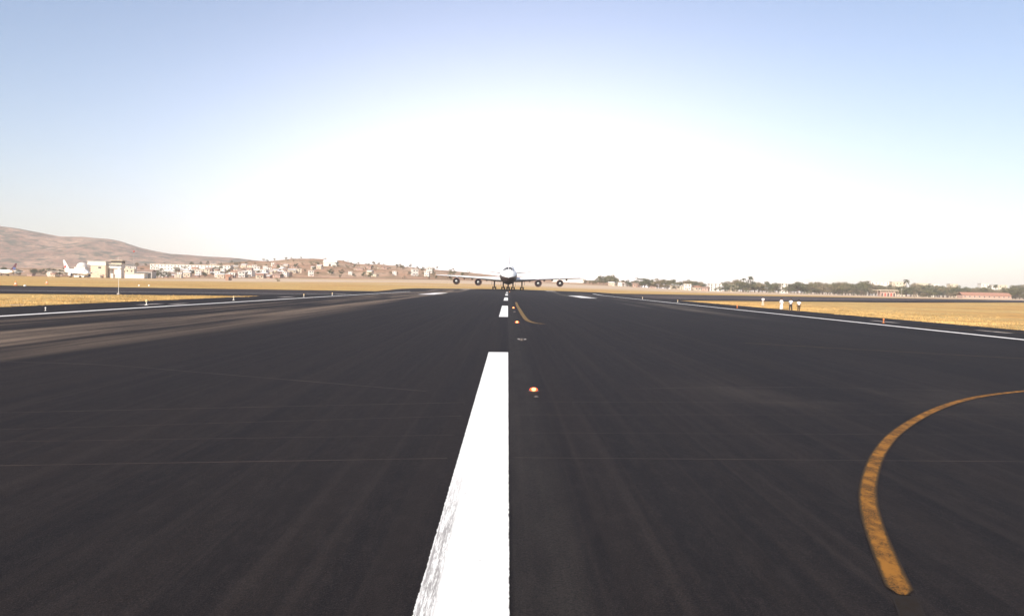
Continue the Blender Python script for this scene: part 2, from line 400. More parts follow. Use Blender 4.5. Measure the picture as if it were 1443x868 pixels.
# ------------------------------------------------------------------ hills
NEARTOP = [(-260, 384), (0, 380), (100, 378), (200, 376), (300, 373), (345, 370), (380, 369.5), (410, 366), (440, 366), (480, 369), (500, 374), (530, 374), (560, 376), (600, 379), (640, 384), (700, 389), (760, 392), (840, 397)]
def noise3(x, y, s):
    from mathutils import noise
    return noise.fractal(Vector((x * s, y * s, 1.7)), 1.0, 2.0, 5)
def zn(px, Y):
    base = interp(FAR, px)
    top = CH + (hor(px) - interp(NEARTOP, px)) * 1450 / F
    s = ss(890, 1450, Y) * (1 - ss(1500, 2000, Y)); s = s ** .8
    X = Xof(px, Y)
    return base + (top - base) * s + noise3(X, Y, .006) * 3.4 * min(1, s * 2)
def ridge(name, pxs, ys, zf, mat_):
    v = []; f = []
    for y in ys:
        for p in pxs: v.append((Xof(p, y), y, zf(p, y)))
    n = len(pxs)
    for j in range(len(ys) - 1):
        for i in range(n - 1): f.append((j*n+i, j*n+i+1, (j+1)*n+i+1, (j+1)*n+i))
    return tag(mesh_obj(name, v, f, mat_, smooth=True), kind='structure')
def near_hill(p, y):
    z = zn(p, y); fade = ss(885, 910, y)
    return z * fade + (interp(FAR, p) - 2) * (1 - fade) - 6 * ss(1900, 2000, y)
ridge('scrub_hill', steps((-260, 860, 4)), steps((880, 2000, 16)), near_hill, M_hill2)
BIGTOP = [(-700, 300), (-300, 312), (-100, 318), (0, 322), (40, 327), (85, 334), (120, 334.5), (150, 336.5), (175, 342), (200, 350), (240, 358), (270, 360.5), (300, 363), (330, 367), (380, 372), (450, 378), (560, 384), (700, 392), (900, 402)]
def big_hill(p, y):
    top = CH + (hor(p) - interp(BIGTOP, p)) * 3300 / F
    s = ss(2300, 3300, y) * (1 - ss(3400, 4600, y))
    X = Xof(p, y)
    gully = noise3(X, y * .35, .0035) * 16 + noise3(X, y, .012) * 4
    return -3 + (top + 3) * s + gully * min(1, s * 2.5) * min(1, max(0, top / 60)) * (.35 + .65 * (1 - ss(3000, 3300, y)))
ridge('hill', steps((-700, 900, 6)), steps((2300, 4600, 28)), big_hill, M_hill)

# ------------------------------------------------------------------ haze
hz = MB().box(-5400, 5400, -120, 5400, -8, 420).obj('haze', None or bpy.data.materials.new('haze_air'))
hm = hz.data.materials[0]; hm.use_nodes = True; ht = hm.node_tree; ht.nodes.clear()
ho = ht.nodes.new('ShaderNodeOutputMaterial'); hv = ht.nodes.new('ShaderNodeVolumePrincipled')
hv.inputs['Color'].default_value = (.98, .95, .97, 1); hv.inputs['Density'].default_value = .00013; hv.inputs['Anisotropy'].default_value = -.2
ht.links.new(hv.outputs[0], ho.inputs['Volume']); tag(hz, 'thin pale haze over the airfield and hills', 'haze', kind='stuff')

# ------------------------------------------------------------------ airliners
def patch(name, fn, s0, s1, t0, t1, mat_, parent, n=4, off=.03):
    v = []; f = []
    for i in range(n + 1):
        for j in range(n + 1):
            s_ = s0 + (s1 - s0) * i / n; t = t0 + (t1 - t0) * j / n
            p = Vector(fn(s_, t)); e = .01
            a = Vector(fn(s_ + e, t)) - Vector(fn(s_ - e, t)); b = Vector(fn(s_, t + e)) - Vector(fn(s_, t - e))
            nn = a.cross(b); nn.normalize()
            if nn.dot(Vector((p.x, 0, p.z - fn.zc))) < 0 and nn.y >= 0: nn = -nn
            if (p + nn - Vector((0, p.y, fn.zc))).length < (p - Vector((0, p.y, fn.zc))).length: nn = -nn
            v.append(p + nn * off)
    for i in range(n):
        for j in range(n): a = i*(n+1)+j; f.append((a, a+1, a+n+2, a+n+1))
    return mesh_obj(name, v, f, mat_, parent)
def section(zc, rad, hump):
    """hump = (centre z, radius) or None; returns f(theta)->(x,z), theta from +x counter-clockwise"""
    def f(th):
        dx, dz = math.cos(th), math.sin(th); r = rad
        if hump and hump[1] > 0:
            oz = hump[0] - zc; b = dz * oz; disc = b * b - (oz * oz - hump[1] ** 2)
            if disc > 0: r = max(r, b + math.sqrt(disc))
        return dx * r, zc + dz * r
    return f
def make_airliner(jumbo=True, tail_mat=None, fin_trim=None, scale=1.0):
    root = empty('airliner')
    L = 68.6 if jumbo else 47.0; RAD = 3.25 if jumbo else 2.75; ZC = 5.35 if jumbo else 4.9
    nose_t = [(0, .04), (.01, .12), (.03, .32), (.06, .52), (.10, .68), (.16, .83), (.22, .92), (.30, .98), (.40, 1)]
    tl = 24 if jumbo else 16
    def prof(s):
        k = interp([(a * 22, b) for a, b in nose_t], s) if jumbo else interp([(a * 15, b) for a, b in nose_t], s)
        zc = ZC - .75 * (1 - ss(0, 8, s))
        if s > L - tl:
            u = (s - (L - tl)) / tl; k = 1 - .93 * u ** 1.5; zc = ZC + (RAD - RAD * k) * .72
        r = RAD * k; hump = None
        if jumbo and 2.2 < s < 33:
            hr = 2.35 * interp([(2.2, .25), (3.2, .5), (4.5, .75), (6.5, .94), (9, 1), (20, 1), (28, .92), (33, .7)], s)
            hz_ = interp([(2.2, 5.5), (3.2, 6.2), (4.5, 6.75), (6.5, 7.1), (9, 7.35), (20, 7.35), (26, 6.7), (33, 5.6)], s)
            hump = (hz_, hr)
        return zc, r, hump
    def fn(s, th):
        x, z = section(*prof(s))(th); return (x, s, z)
    fn.zc = ZC
    S = [0, .1, .25, .5, .9, 1.4, 2.1, 2.6, 3.2, 3.9, 4.7, 5.6, 6.6, 8, 10, 13, 17, 20, 23, 26, 29, 33]
    S = [q for q in S if q < L - tl - 1] + [L - tl + tl * i / 12 for i in range(13)]
    n = 40; v = []; f = []; mi = []
    for s in S:
        for i in range(n): v.append(fn(s, 2 * math.pi * i / n))
    for j in range(len(S) - 1):
        for i in range(n):
            f.append((j*n+i, (j+1)*n+i, (j+1)*n+(i+1) % n, j*n+(i+1) % n))
            th = 2 * math.pi * (i + .5) / n
            mi.append(1 if math.sin(th) < (.13 if jumbo else -.75) and (jumbo or S[j] > 4) else 0)  # jumbo belly and its painted shade reach above mid-height
    f.append(tuple(range(n))); mi.append(0); f.append(tuple(range(len(v)-1, len(v)-n-1, -1))); mi.append(0)
    mesh_obj('fuselage', v, f, [M_plane, M_belly_shade if jumbo else M_wing], root, True, mi)
    # cockpit windows
    a0 = R(90)
    if jumbo:
        for k in (-1, 1):
            patch('cockpit_window', fn, 3.35, 4.5, a0 + k * R(2), a0 + k * R(17), M_glass, root)
            patch('cockpit_window', fn, 3.45, 4.8, a0 + k * R(18.5), a0 + k * R(31), M_glass, root)
            patch('cockpit_window', fn, 3.9, 5.4, a0 + k * R(32.5), a0 + k * R(41), M_glass, root)
    else:
        for k in (-1, 1):
            patch('cockpit_window', fn, 1.8, 2.7, a0 + k * R(3), a0 + k * R(30), M_glass, root)
            patch('cockpit_window', fn, 1.9, 3.2, a0 + k * R(33), a0 + k * R(55), M_glass, root)
    for k in (0, 1):   # cabin windows, doors
        th = R(17) if k == 0 else R(163)
        for i in range(int((L - tl - 8) / 1.1)):
            s = 7.5 + i * 1.1; x, _, z = fn(s, th); q = .04 if k == 0 else -.04
            if not (.2 < i): continue
            MB().box(min(x, x + q), max(x, x + q), s, s + .3, z - .22, z + .22).obj('cabin_window', M_glass, root)
        for s in ((7, 18, 42) if jumbo else (5.6, 30)):
            patch('door', fn, s + .4, s + 1.4, th - R(16) * (1 - 2 * k), th + R(18) * (1 - 2 * k), M_wing, root, off=.05)
    # lifting surfaces
    def foil(name, p0, c0, p1, c1, tk0, tk1, vertical=False, mat_=M_wing, mid=None):
        secs = [(p0, c0, tk0)] + ([mid] if mid else []) + [(p1, c1, tk1)]
        pr = [(0, 0), (.02, .35), (.08, .7), (.25, 1), (.5, .8), (.8, .32), (1, .02)]
        v = []; n_ = 0
        for p, c_, tk in secs:
            ring = [(a, b * .5) for a, b in pr] + [(a, -b * .5) for a, b in reversed(pr[1:-1])] + []
            ring = ring[:len(pr)] + [(1, -.01)] + ring[len(pr):]
            n_ = len(ring)
            for a, b in ring:
                v.append((p[0] + (b * tk * c_ if vertical else 0), p[1] + a * c_, p[2] + (0 if vertical else b * tk * c_)))
        f = [(j*n_+i, j*n_+(i+1) % n_, (j+1)*n_+(i+1) % n_, (j+1)*n_+i) for j in range(len(secs)-1) for i in range(n_)]
        f += [tuple(range(n_-1, -1, -1)), tuple(range((len(secs)-1)*n_, len(secs)*n_))]
        o = mesh_obj(name, v, f, mat_, root); 
        bm = bmesh.new(); bm.from_mesh(o.data); bmesh.ops.recalc_face_normals(bm, faces=bm.faces); bm.to_mesh(o.data); bm.free()
        return o
    if jumbo:
        W = dict(x0=2.6, s0=19.5, c0=15.5, z0=4.0, xm=11.7, sm=27.2, cm=9.6, zm=4.5, x1=29.8, s1=43.0, c1=4.1, z1=5.45)
    else:
        W = dict(x0=2.2, s0=14.5, c0=9.5, z0=3.6, xm=8.0, sm=18.3, cm=6.2, zm=4.1, x1=22.0, s1=27.8, c1=2.6, z1=5.6)
    for k in (-1, 1):
        foil('wing', (k*W['x0'], W['s0'], W['z0']), W['c0'], (k*W['x1'], W['s1'], W['z1']), W['c1'], .13, .09, mid=((k*W['xm'], W['sm'], W['zm']), W['cm'], .11), mat_=M_plane)
        a = L - (11 if jumbo else 8)
        foil('tailplane', (k*.9, a, ZC + 1.6), 8.5 if jumbo else 5.6, (k*(11.1 if jumbo else 8), a + (9 if jumbo else 6), ZC + 2.7), 2.6 if jumbo else 1.8, .10, .08, mat_=M_plane)
    ft = 19.3 if jumbo else 15.8
    foil('tail_fin', (0, L - (17 if jumbo else 12.5), ZC + RAD - .5), 13 if jumbo else 9.5, (0, L - (4 if jumbo else 2.2), ft), 4.2 if jumbo else 3.2, .10, .09, vertical=True, mat_=tail_mat or M_plane)
    if fin_trim:
        foil('fin_stripe', (0, L - 8.0, ZC + RAD + .9), 7.0, (0, L - 5.6, ZC + RAD + 4.2), 3.0, .13, .16, vertical=True, mat_=fin_trim)
    # engines
    if jumbo: E = [(11.7, 22.0, 2.8, 1.32), (20.7, 30.2, 3.05, 1.32)]
    else: E = [(8.0, 13.6, 2.2, 1.3)]
    for ex, es, ez, er in E:
        for k in (-1, 1):
            c = (k * ex, es, ez)
            cowl = MB().lathe([(er*.80, 1.3), (er*.80, .25), (er*.86, .05), (er*.94, 0), (er, .12), (er*1.06, .8), (er*1.08, 2.0), (er*.98, 3.6), (er*.86, 4.4), (er*.60, 4.5), (er*.52, 6.0), (er*.30, 6.2), (.12, 7.0)], c, 'Y', 28).obj('engine', [M_cowl if jumbo else M_plane], root, True)
            MB().lathe([(er*.80, 1.25), (.30, 1.2)], c, 'Y', 28).obj('fan', M_inlet, cowl)
            MB().lathe([(er*.845, .03), (er*.795, .16), (er*.79, 1.26)], c, 'Y', 28).obj('inlet_liner', M_inlet, cowl, True)
            MB().lathe([(.03, .45), (.22, .6), (.42, .95), (.5, 1.25)], c, 'Y', 16).obj('spinner', M_metal if not jumbo else M_plane, cowl, True)
            # pylon from cowl top to wing
            wz = interp([(W['x0'], W['z0']), (W['xm'], W['zm']), (W['x1'], W['z1'])], ex)
            ws = interp([(W['x0'], W['s0']), (W['xm'], W['sm']), (W['x1'], W['s1'])], ex)
            q = .16; v = [(k*ex + a, y, z) for a in (-q, q) for y, z in ((es + 1.6, ez + er*.98), (ws + .9, wz + .15), (ws + 4.6, wz - .25), (es + 5.4, ez + er*.45))]
            mesh_obj('pylon', v, [(0,1,2,3), (7,6,5,4), (0,4,5,1), (1,5,6,2), (2,6,7,3), (3,7,4,0)], M_wing, root)
    # flap track fairings
    for fx in ((5.6, 8.6, 14.6, 17.9, 24.0) if jumbo else (5, 11.5, 15)):
        for k in (-1, 1):
            wz = interp([(W['x0'], W['z0']), (W['xm'], W['zm']), (W['x1'], W['z1'])], fx)
            ws = interp([(W['x0'], W['s0'] + W['c0']), (W['xm'], W['sm'] + W['cm']), (W['x1'], W['s1'] + W['c1'])], fx)
            MB().lathe([(.02, -5), (.28, -4.2), (.40, -2.5), (.36, -.6), (.05, 1.4)], (k*fx, ws, wz - .62), 'Y', 12).obj('flap_fairing', M_cowl if jumbo else M_wing, root, True)
    # landing gear
    def gear(name, x, s, ztop, wheels, wr, wwid, door=True):
        g_ = MB().tube((x, s, ztop), (x, s, wr + .05), .30, .24)
        g_.tube((x, s + .1, ztop - .1), (x, s + 1.6, ztop - .1), .10, .10); g_.tube((x, s + .05, wr + .7), (x, s + 1.5, ztop), .07)
        ys = sorted({w_[1] for w_ in wheels})
        if len(ys) > 1: g_.tube((x, s + ys[0], wr), (x, s + ys[-1], wr), .13)
        for yy in ys: g_.tube((x - .75 if len(wheels) > 2 else x - .5, s + yy, wr), (x + .75 if len(wheels) > 2 else x + .5, s + yy, wr), .08)
        go = g_.obj(name, M_strut, root)
        for dx, dy in wheels:
            MB().lathe([(.18, -wwid/2), (wr*.55, -wwid/2 + .03), (wr*.86, -wwid/2), (wr, -wwid*.3), (wr, wwid*.3), (wr*.86, wwid/2), (wr*.55, wwid/2 - .03), (.18, wwid/2)], (x + dx, s + dy, wr), 'X', 20).obj('wheel', M_tyre, go, True)
        return go
    if jumbo:
        ng = gear('nose_gear', 0, 8.0, 3.1, [(-.46, 0), (.46, 0)], .62, .42)
        for k in (-1, 1):
            MB().box(k*.75 - .03, k*.75 + .03, 6.0, 8.6, 1.5, 2.6).obj('gear_door', M_plane, ng)
        MB().lathe([(.02, 0), (.20, .02), (.22, .12), (.05, .3)], (0, 7.6, 2.25), 'Y', 16).obj('taxi_lamp', M_amber, ng)
        B = [(-.56, -.73), (.56, -.73), (-.56, .73), (.56, .73)]
        for k in (-1, 1):
            gg = gear('wing_gear', k * 5.5, 31.5, 4.2, B, .62, .44)
            MB().box(k*6.5 - .04, k*6.5 + .04, 30.2, 32.8, 1.9, 3.7).obj('gear_door', M_belly_shade, gg)
            gg = gear('body_gear', k * 1.95, 34.8, 3.0, B, .62, .44)
            MB().box(k*2.9 - .04, k*2.9 + .04, 33.4, 36.2, 1.35, 2.6).obj('gear_door', M_belly_shade, gg)
    else:
        gear('nose_gear', 0, 6.0, 2.4, [(-.4, 0), (.4, 0)], .5, .35)
        for k in (-1, 1): gear('main_gear', k * 4.3, 23.5, 3.6, [(-.5, -.6), (.5, -.6), (-.5, .6), (.5, .6)], .58, .4)
    return root
jet = make_airliner(True)
jet.location = (.1, 309, zt(.1, 320) - .05)
tag(jet, 'four engined white jumbo airliner taxiing head on along the runway centreline', 'airliner')
pj = make_airliner(False, M_plane, M_red)
q = at(124, 390, 760); pj.location = (q.x, 760, zt(q.x, 760)); pj.rotation_euler = (0, 0, R(52))
tag(pj, 'white airliner with red trim on its tall fin, parked beside the cream terminal', 'airliner')
pd = make_airliner(False, M_navy, M_blue)
q = at(2, 388, 860); pd.location = (q.x - 8, 860, zt(q.x, 860)); pd.rotation_euler = (0, 0, R(-118)); pd.scale = (.8, .8, .8)
tag(pd, 'parked airliner with a dark maroon tail at the far left edge', 'airliner')

# ------------------------------------------------------------------ buildings
def window(parent, x, y, z, w_, h, face='front'):
    fr = MB().box(x - w_/2 - .12, x + w_/2 + .12, y - .10, y + .02, z - .12, z + h + .12).obj('window', M_wall[4], parent)
    MB().box(x - w_/2, x + w_/2, y - .14, y - .05, z, z + h).obj('pane', M_glass, fr)
def block(parent, w_, d, h, wall, z0=0, x0=0, y0=0, name='wall', roof=None, over=.5, rows=0, cols=0, ww=1.2, wh=1.3):
    """a storeyed block with an overhanging flat slab, windows on the side facing the field"""
    MB().box(x0 - w_/2, x0 + w_/2, y0, y0 + d, z0 - 1.5 if z0 == 0 else z0, z0 + h).obj(name, wall, parent)
    if roof: MB().box(x0 - w_/2 - over, x0 + w_/2 + over, y0 - over, y0 + d + over, z0 + h + .003, z0 + h + .4).obj('roof', roof, parent)
    for r in range(rows):
        for c_ in range(cols):
            window(parent, x0 - w_/2 + w_ * (c_ + .5) / cols, y0, z0 + h * (r + .35) / rows, ww, wh)
def gable(parent, w_, d, h, rise, mat_, over=.6):
    x, y0, y1 = w_/2 + over, -over, d + over; t = .18
    v = []
    for dz in (0, t): v += [(-x, y0, h - .05 + dz), (x, y0, h - .05 + dz), (x, y1, h - .05 + dz), (-x, y1, h - .05 + dz), (-x, (y0+y1)/2, h + rise + dz), (x, (y0+y1)/2, h + rise + dz)]
    f = [(0,1,5,4), (2,3,4,5), (6,10,11,7), (8,11,10,9), (0,6,7,1), (2,8,9,3), (0,4,10,6), (3,9,10,4), (1,7,11,5), (2,5,11,8)]
    return mesh_obj('roof', v, f, mat_, parent)
def place(px, Y, hillz=False):
    z = zn(px, Y) if hillz else zt(Xof(px, Y), Y)
    return (Xof(px, Y), Y, z)
# cream terminal, control tower and their annexes
b = empty('terminal_building', place(139, 800)); tag(b, 'tall cream block building with one dark upper window, left of the control tower', 'building')
block(b, 14, 12, 11.5, M_wall[0], roof=M_wall[1]); block(b, 17, 10, 3.2, M_wall[1], 11.9, -2, 1, roof=M_wall[1], name='upper_storey')
window(b, 1.5, 0, 8.8, 2.6, 1.4)
MB().box(3.6, 5.8, -.1, .02, 0, 3).obj('door', M_roof[2], b)
b = empty('control_tower', place(160.5, 805)); tag(b, 'white control tower with stepped cantilevered cabs and flat cream roof', 'control tower')
block(b, 6.5, 6, 9, M_wall[1], x0=4, name='shaft')
block(b, 13.5, 8, 4.0, M_wall[1], 9.0, 1, -1, roof=M_wall[0], name='lower_cab')
MB().box(-5.9, 7.9, -1.12, -.9, 11.2, 12.3).obj('window_band', M_dark, b)
block(b, 10, 7, 3.0, M_wall[0], 13.4, 3, -.5, roof=M_wall[0], over=1.3, name='upper_cab')
MB().box(-2.1, 8.1, -.62, -.42, 14.2, 15.6).obj('window_band', M_dark, b)
MB().box(8.02, 8.2, -.3, 6.2, 14.2, 15.6).obj('window_band', M_dark, b)
MB().tube((3, 3, 16.8), (3, 3, 20), .12).obj('antenna', M_post, b)
MB().box(-3.5, -2.9, -.4, 5, -1, 9.0).obj('pillar', M_wall[1], b)
MB().box(-1.8, .6, -2, 4, -1, 4.2).obj('porch', M_wall[1], b)
b = empty('annex_building', place(190, 790)); tag(b, 'long low white building with a smaller raised block, right of the control tower', 'building')
block(b, 18, 8, 4.2, M_wall[1], roof=M_wall[1]); block(b, 8, 6, 4, M_wall[0], 4.6, -5, 1, roof=M_wall[1], name='upper_storey', rows=1, cols=2)
b = empty('shed', place(203, 830)); tag(b, 'dark roofed open shed behind the long low white building', 'shed')
block(b, 16, 10, 7, M_wall[4]); gable(b, 16, 10, 7, 1.6, M_roof[2]); MB().box(-7, 7, -.1, .02, 0, 5.5).obj('opening', M_dark, b)
b = empty('domed_building', place(113, 850)); tag(b, 'small white building with a rounded dome behind the parked jet', 'building')
block(b, 11, 9, 10, M_wall[1], rows=2, cols=3)
MB().lathe([(5, 0), (4.8, 1.6), (4, 3), (2.6, 4.2), (.05, 4.8)], (0, 4.5, 10.01), 'Z', 20).obj('dome', M_wall[1], b, True)
b = empty('terrace_block', place(268, 1120, True)); tag(b, 'long white flat topped apartment block across the foot of the left hill', 'building')
block(b, 105, 12, 7.5, M_wall[1], roof=M_wall[0], rows=2, cols=24)
b = empty('field_hut', place(321, 640)); tag(b, 'small brick red hut with a dark open side, alone on the dry field', 'hut')
block(b, 3.6, 3.5, 3.4, M_wall[3]); gable(b, 3.6, 3.5, 3.4, .8, M_roof[1], .3); MB().box(.6, 1.7, -.1, .02, 0, 2.6).obj('door', M_dark, b)
b = empty('barn', place(464, 1180, True)); tag(b, 'white gabled shed standing alone on the reddish scrub slope', 'shed')
block(b, 18, 12, 5, M_wall[1]); gable(b, 18, 12, 5, 4, M_wall[1]); MB().box(-1.4, 1.4, -.1, .02, 0, 3).obj('door', M_dark, b)
b = empty('pavilion', place(1252, 880)); tag(b, 'low pink walled pavilion with a flat cream roof beside the far taxiway', 'building')
block(b, 15, 8, 4.4, M_wall[2]); MB().box(-12, 10, -1.6, 9.6, 5.9, 6.6).obj('roof', M_wall[0], b)
for k in range(5):
    MB().box(-6.8 + k * 3.1, -5.4 + k * 3.1, -.1, .02, 0, 3.4).obj('opening', M_red if k % 2 else M_dark, b)
for x in (-11.5, -8.5, 9.5): MB().box(x, x + .35, -1.3, -1, -1, 5.9).obj('pillar', M_wall[2], b)
b = empty('long_shed', place(1392, 905)); tag(b, 'long low shed with a rusty red roof among the trees at far right', 'shed')
block(b, 52, 12, 3.2, M_wall[2], rows=1, cols=10); gable(b, 52, 12, 3.2, 3.0, M_roof[1])
b = empty('white_warehouse', place(800, 1050, True)); tag(b, 'wide low white warehouse just right of the jumbo wing', 'warehouse')
block(b, 40, 14, 4.5, M_wall[1]); gable(b, 40, 14, 4.5, 2.2, M_roof[0])
apt = [(1008, 14, 10.5, 'narrow pale apartment block left of the tall palms'), (1035, 9, 10, 'small white block half hidden in trees by the tall palms'), (1105, 8, 14, 'lone cream water tank tower rising from the dark trees'),
       (1240, 22, 19.5, 'wide pale apartment block above the trees behind the pavilion'), (1267, 16, 19.5, 'pale apartment block over the treetops just right of the pavilion'), (1300, 14, 18.5, 'cream apartment block over the treetops between pavilion and long shed'), (1318, 10, 18, 'narrow cream block over the treetops nearer the long shed'),
       (1345, 9, 18.5, 'small white block over the treetops left of the long shed'), (1389, 9, 20, 'bright white tall block just above the long shed'), (1403, 7, 18, 'narrow white block beside a dark palm above the long shed'), (1414, 11, 18.5, 'low white apartment block above the right end of the long shed')]
for px, w_, h, lab in apt:
    b = empty('apartment_block', place(px, 1150 if px > 1200 else 985)); tag(b, lab, 'building', 'pale blocks among the trees on the right')
    k = 1.15 if px > 1200 else 1
    block(b, w_ * k, 10, h * (.98 if px > 1200 else .8), M_wall[random.choice((0, 1, 1))], roof=M_wall[1], rows=4, cols=max(2, int(w_ / 4)))
ZR = ((895, 'just right of the jumbo wing tip'), (990, 'between the jumbo and the two tall palms'), (1075, 'around the two tall palms'), (1140, 'behind the four people'), (1225, 'between the people and the pavilion'), (1290, 'around the pink pavilion'), (1355, 'between the pavilion and the long red shed'), (1430, 'around the long red shed'), (9999, 'at the right edge of the picture'))
ZL = ((84, 'left of the parked white jet'), (150, 'around the parked white jet'), (205, 'near the control tower'), (260, 'below the left end of the long white block'), (330, 'below the right end of the long white block'), (400, 'behind the brick red field hut'), (450, 'left of the white gabled shed'), (520, 'right of the white gabled shed'), (600, 'midway from gabled shed to jumbo'), (9999, 'behind the left wing of the jumbo'))
def zone(px):
    for e, t in (ZR if px > 820 else ZL):
        if px < e: return t
# town houses: six kinds, copied
protos = []
for wi, ri, w_, d, h in ((0, 0, 8, 7, 5), (0, 1, 7, 7, 3.6), (1, None, 7, 6, 7.5), (2, 2, 9, 7, 3.8), (0, None, 10, 7, 6), (3, 0, 6, 6, 3.4)):
    b = empty('house')
    block(b, w_, d, h, M_wall[wi], roof=None if ri is not None else M_wall[1], rows=2 if h > 5.5 else 1, cols=2)
    if ri is not None: gable(b, w_, d, h, 1.5, M_roof[ri])
    MB().box(-.5, .5, -.1, .02, 0, 2.1).obj('door', M_roof[2], b)
    protos.append(b)
WN = ['cream tin roofed', 'cream tile roofed', 'tall white flat roofed', 'pink rust roofed', 'cream flat roofed', 'brick tin roofed']
used = set(); rnd = random.Random(3)
spots = [(rnd.uniform(178, 420), rnd.triangular(905, 1250, 940), 'left') for _ in range(125)] + [(rnd.uniform(420, 650), rnd.uniform(905, 1240), 'mid') for _ in range(16)]
spots += [(rnd.uniform(860, 1000), rnd.uniform(905, 960), 'right') for _ in range(16)] + [(rnd.uniform(40, 84), rnd.uniform(880, 990), 'farleft') for _ in range(7)]
HL = {'left': 'small pale house in the dense settlement at the foot of the long hill', 'mid': 'small pale house scattered on the reddish slope left of the jumbo airliner', 'right': 'small pale house among shrubs right of the jumbo airliner', 'farleft': 'small white house in the trees left of the parked jet'}
for i, (px, Y, zo) in enumerate(spots):
    k = rnd.randrange(6); p = protos[k]
    o = p if k not in used else copy_tree(p)
    used.add(k)
    o.location = place(px, Y, zo != 'right'); o.rotation_euler = (0, 0, rnd.uniform(-.5, .5)); s_ = rnd.uniform(.6, 1.05); o.scale = (s_, s_, s_ * rnd.uniform(.75, 1.05))
    zn_ = next(t for e, t in (ZR if px > 820 else ZL) if px < e)
    tag(o, '%s%s house %s%s' % ('' if s_ > .82 else 'tiny ', WN[k], zn_, ', upslope' if Y > 1080 else ''), 'house', {'left': 'houses of the settlement and slope', 'mid': 'houses of the settlement and slope', 'right': 'houses right of the jumbo', 'farleft': 'houses left of the parked jet'}[zo])

# ------------------------------------------------------------------ trees
def leafball(v, f, c, r, n, size, rd, squash=.75):
    for _ in range(n):
        d = Vector((rd.gauss(0, 1), rd.gauss(0, 1), rd.gauss(0, 1))).normalized() * (r * rd.uniform(.35, 1.08)); d.z *= squash
        p = Vector(c) + d; a = Vector((rd.gauss(0, 1), rd.gauss(0, 1), rd.gauss(0, 1))).normalized(); u = a.orthogonal().normalized(); w_ = a.cross(u)
        s_ = size * rd.uniform(.5, 1.2); i = len(v)
        v += [p + u*s_, p + w_*s_*.6, p - u*s_, p - w_*s_*.7]; f.append((i, i+1, i+2, i+3))
def make_tree(seed, H=10.0, spread=.42, mat_=0, low=False):
    rd = random.Random(seed); root = empty('tree'); t = MB()
    th = H * (.14 if low else .24); top = Vector((rd.uniform(-.3, .3), rd.uniform(-.3, .3), th))
    t.tube((0, 0, -.8), top, .035*H*.8, .022*H, 8); v = []; f = []
    nb = rd.randint(6, 9)
    for k in range(nb):
        a = 2 * math.pi * k / nb + rd.uniform(-.4, .4); rr = H * spread * rd.uniform(.35, .85); zz = H * rd.uniform(.10 if low else .30, .86)
        c_ = Vector((math.cos(a) * rr, math.sin(a) * rr, zz)); t.tube(top * .95, c_, .013*H, .005*H, 5)
        leafball(v, f, c_, H * rd.uniform(.14, .24), 95, H * .04, rd)
    leafball(v, f, (0, 0, H * .8), H * .2, 110, H * .04, rd); t.tube(top, (0, 0, H * .8), .018*H, .006*H, 5)
    t.obj('trunk', M_trunk, root); mesh_obj('crown', v, f, M_leaf[mat_], root); return root
def make_palm(seed, H=15):
    rd = random.Random(seed); root = empty('palm_tree'); t = MB()
    t.tube((0, 0, -.6), (.2, .1, H * .5), .28, .2, 8); t.tube((.2, .1, H * .5), (.5, .1, H * .88), .2, .16, 8); t.obj('trunk', M_trunk, root)
    v = []; f = []
    for k in range(18):
        a = 2 * math.pi * k / 18 + rd.uniform(-.2, .2); el = rd.uniform(-.5, 1.1); L_ = H * .19; P = []
        for j in range(6):
            u = j / 5; P.append(Vector((.5 + math.cos(a) * L_ * u, .1 + math.sin(a) * L_ * u, H * .88 + L_ * (math.sin(el) * u - .75 * u * u))))
        side = Vector((-math.sin(a), math.cos(a), 0))
        for j in range(5):
            w_ = .55 * math.sin(math.pi * (j + .5) / 5.5) + .1; i = len(v)
            v += [P[j] - side * w_, P[j], P[j+1], P[j+1] - side * w_ * .8, P[j] + side * w_, P[j+1] + side * w_ * .8]
            f += [(i, i+1, i+2, i+3), (i+1, i+4, i+5, i+2)]
    mesh_obj('fronds', v, f, M_leaf[1], root); return root
TP = [make_tree(11, mat_=0), make_tree(12, mat_=1), make_tree(13, mat_=2, spread=.5), make_tree(14, mat_=0, spread=.34), make_tree(15, mat_=1, spread=.48), make_tree(16, mat_=2)]
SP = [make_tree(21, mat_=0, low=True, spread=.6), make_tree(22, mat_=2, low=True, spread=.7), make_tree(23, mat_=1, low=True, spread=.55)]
tused = set()
for s_ in SP: s_.name = 'shrub'
def tree_label(px, Y, H, tone, noun):
    size = ('tall' if H > 9.5 else 'middling' if H > 6 else 'low') if noun == 'tree' else ('high' if H > 6 else 'waist high' if H < 2 else 'low')
    where = 'front' if Y < 955 else 'middle' if Y < 1060 else 'back'
    return '%s %s %s, %s row %s' % (size, tone, noun, where, zone(px)) if px > 820 else '%s %s %s %s' % (size, tone, noun, zone(px) + ('' if Y < 1380 else ', crest'))
def put(protos_, px, Y, H, label, group, hillz=False, rd=random, cat='tree', sx=1.0, zoff=0):
    k = rd.randrange(len(protos_)); p = protos_[k]; key = id(p)
    o = p if key not in tused else copy_tree(p); tused.add(key)
    x, y, z = place(px, Y, hillz); o.location = (x, y, z + zoff); s_ = H / 10; o.scale = (s_ * sx, s_ * sx, s_); o.rotation_euler = (0, 0, rd.uniform(0, 6.28))
    if group:
        cr = [c_ for c_ in p.children if c_.name.startswith('crown')][0].data.materials[0].name
        noun = 'bush' if p.name.startswith('shrub') else 'tree'; cat = noun
        if noun == 'bush': group = group.replace('trees', 'bushes')
        label = ('scrubby ' if 'scrub slope' in group else '') + tree_label(px, Y, H, {'foliage_olive': 'olive green', 'foliage_dark': 'dark green', 'foliage_dusty': 'dusty tan'}[cr], noun)
    return tag(o, label, cat, group)
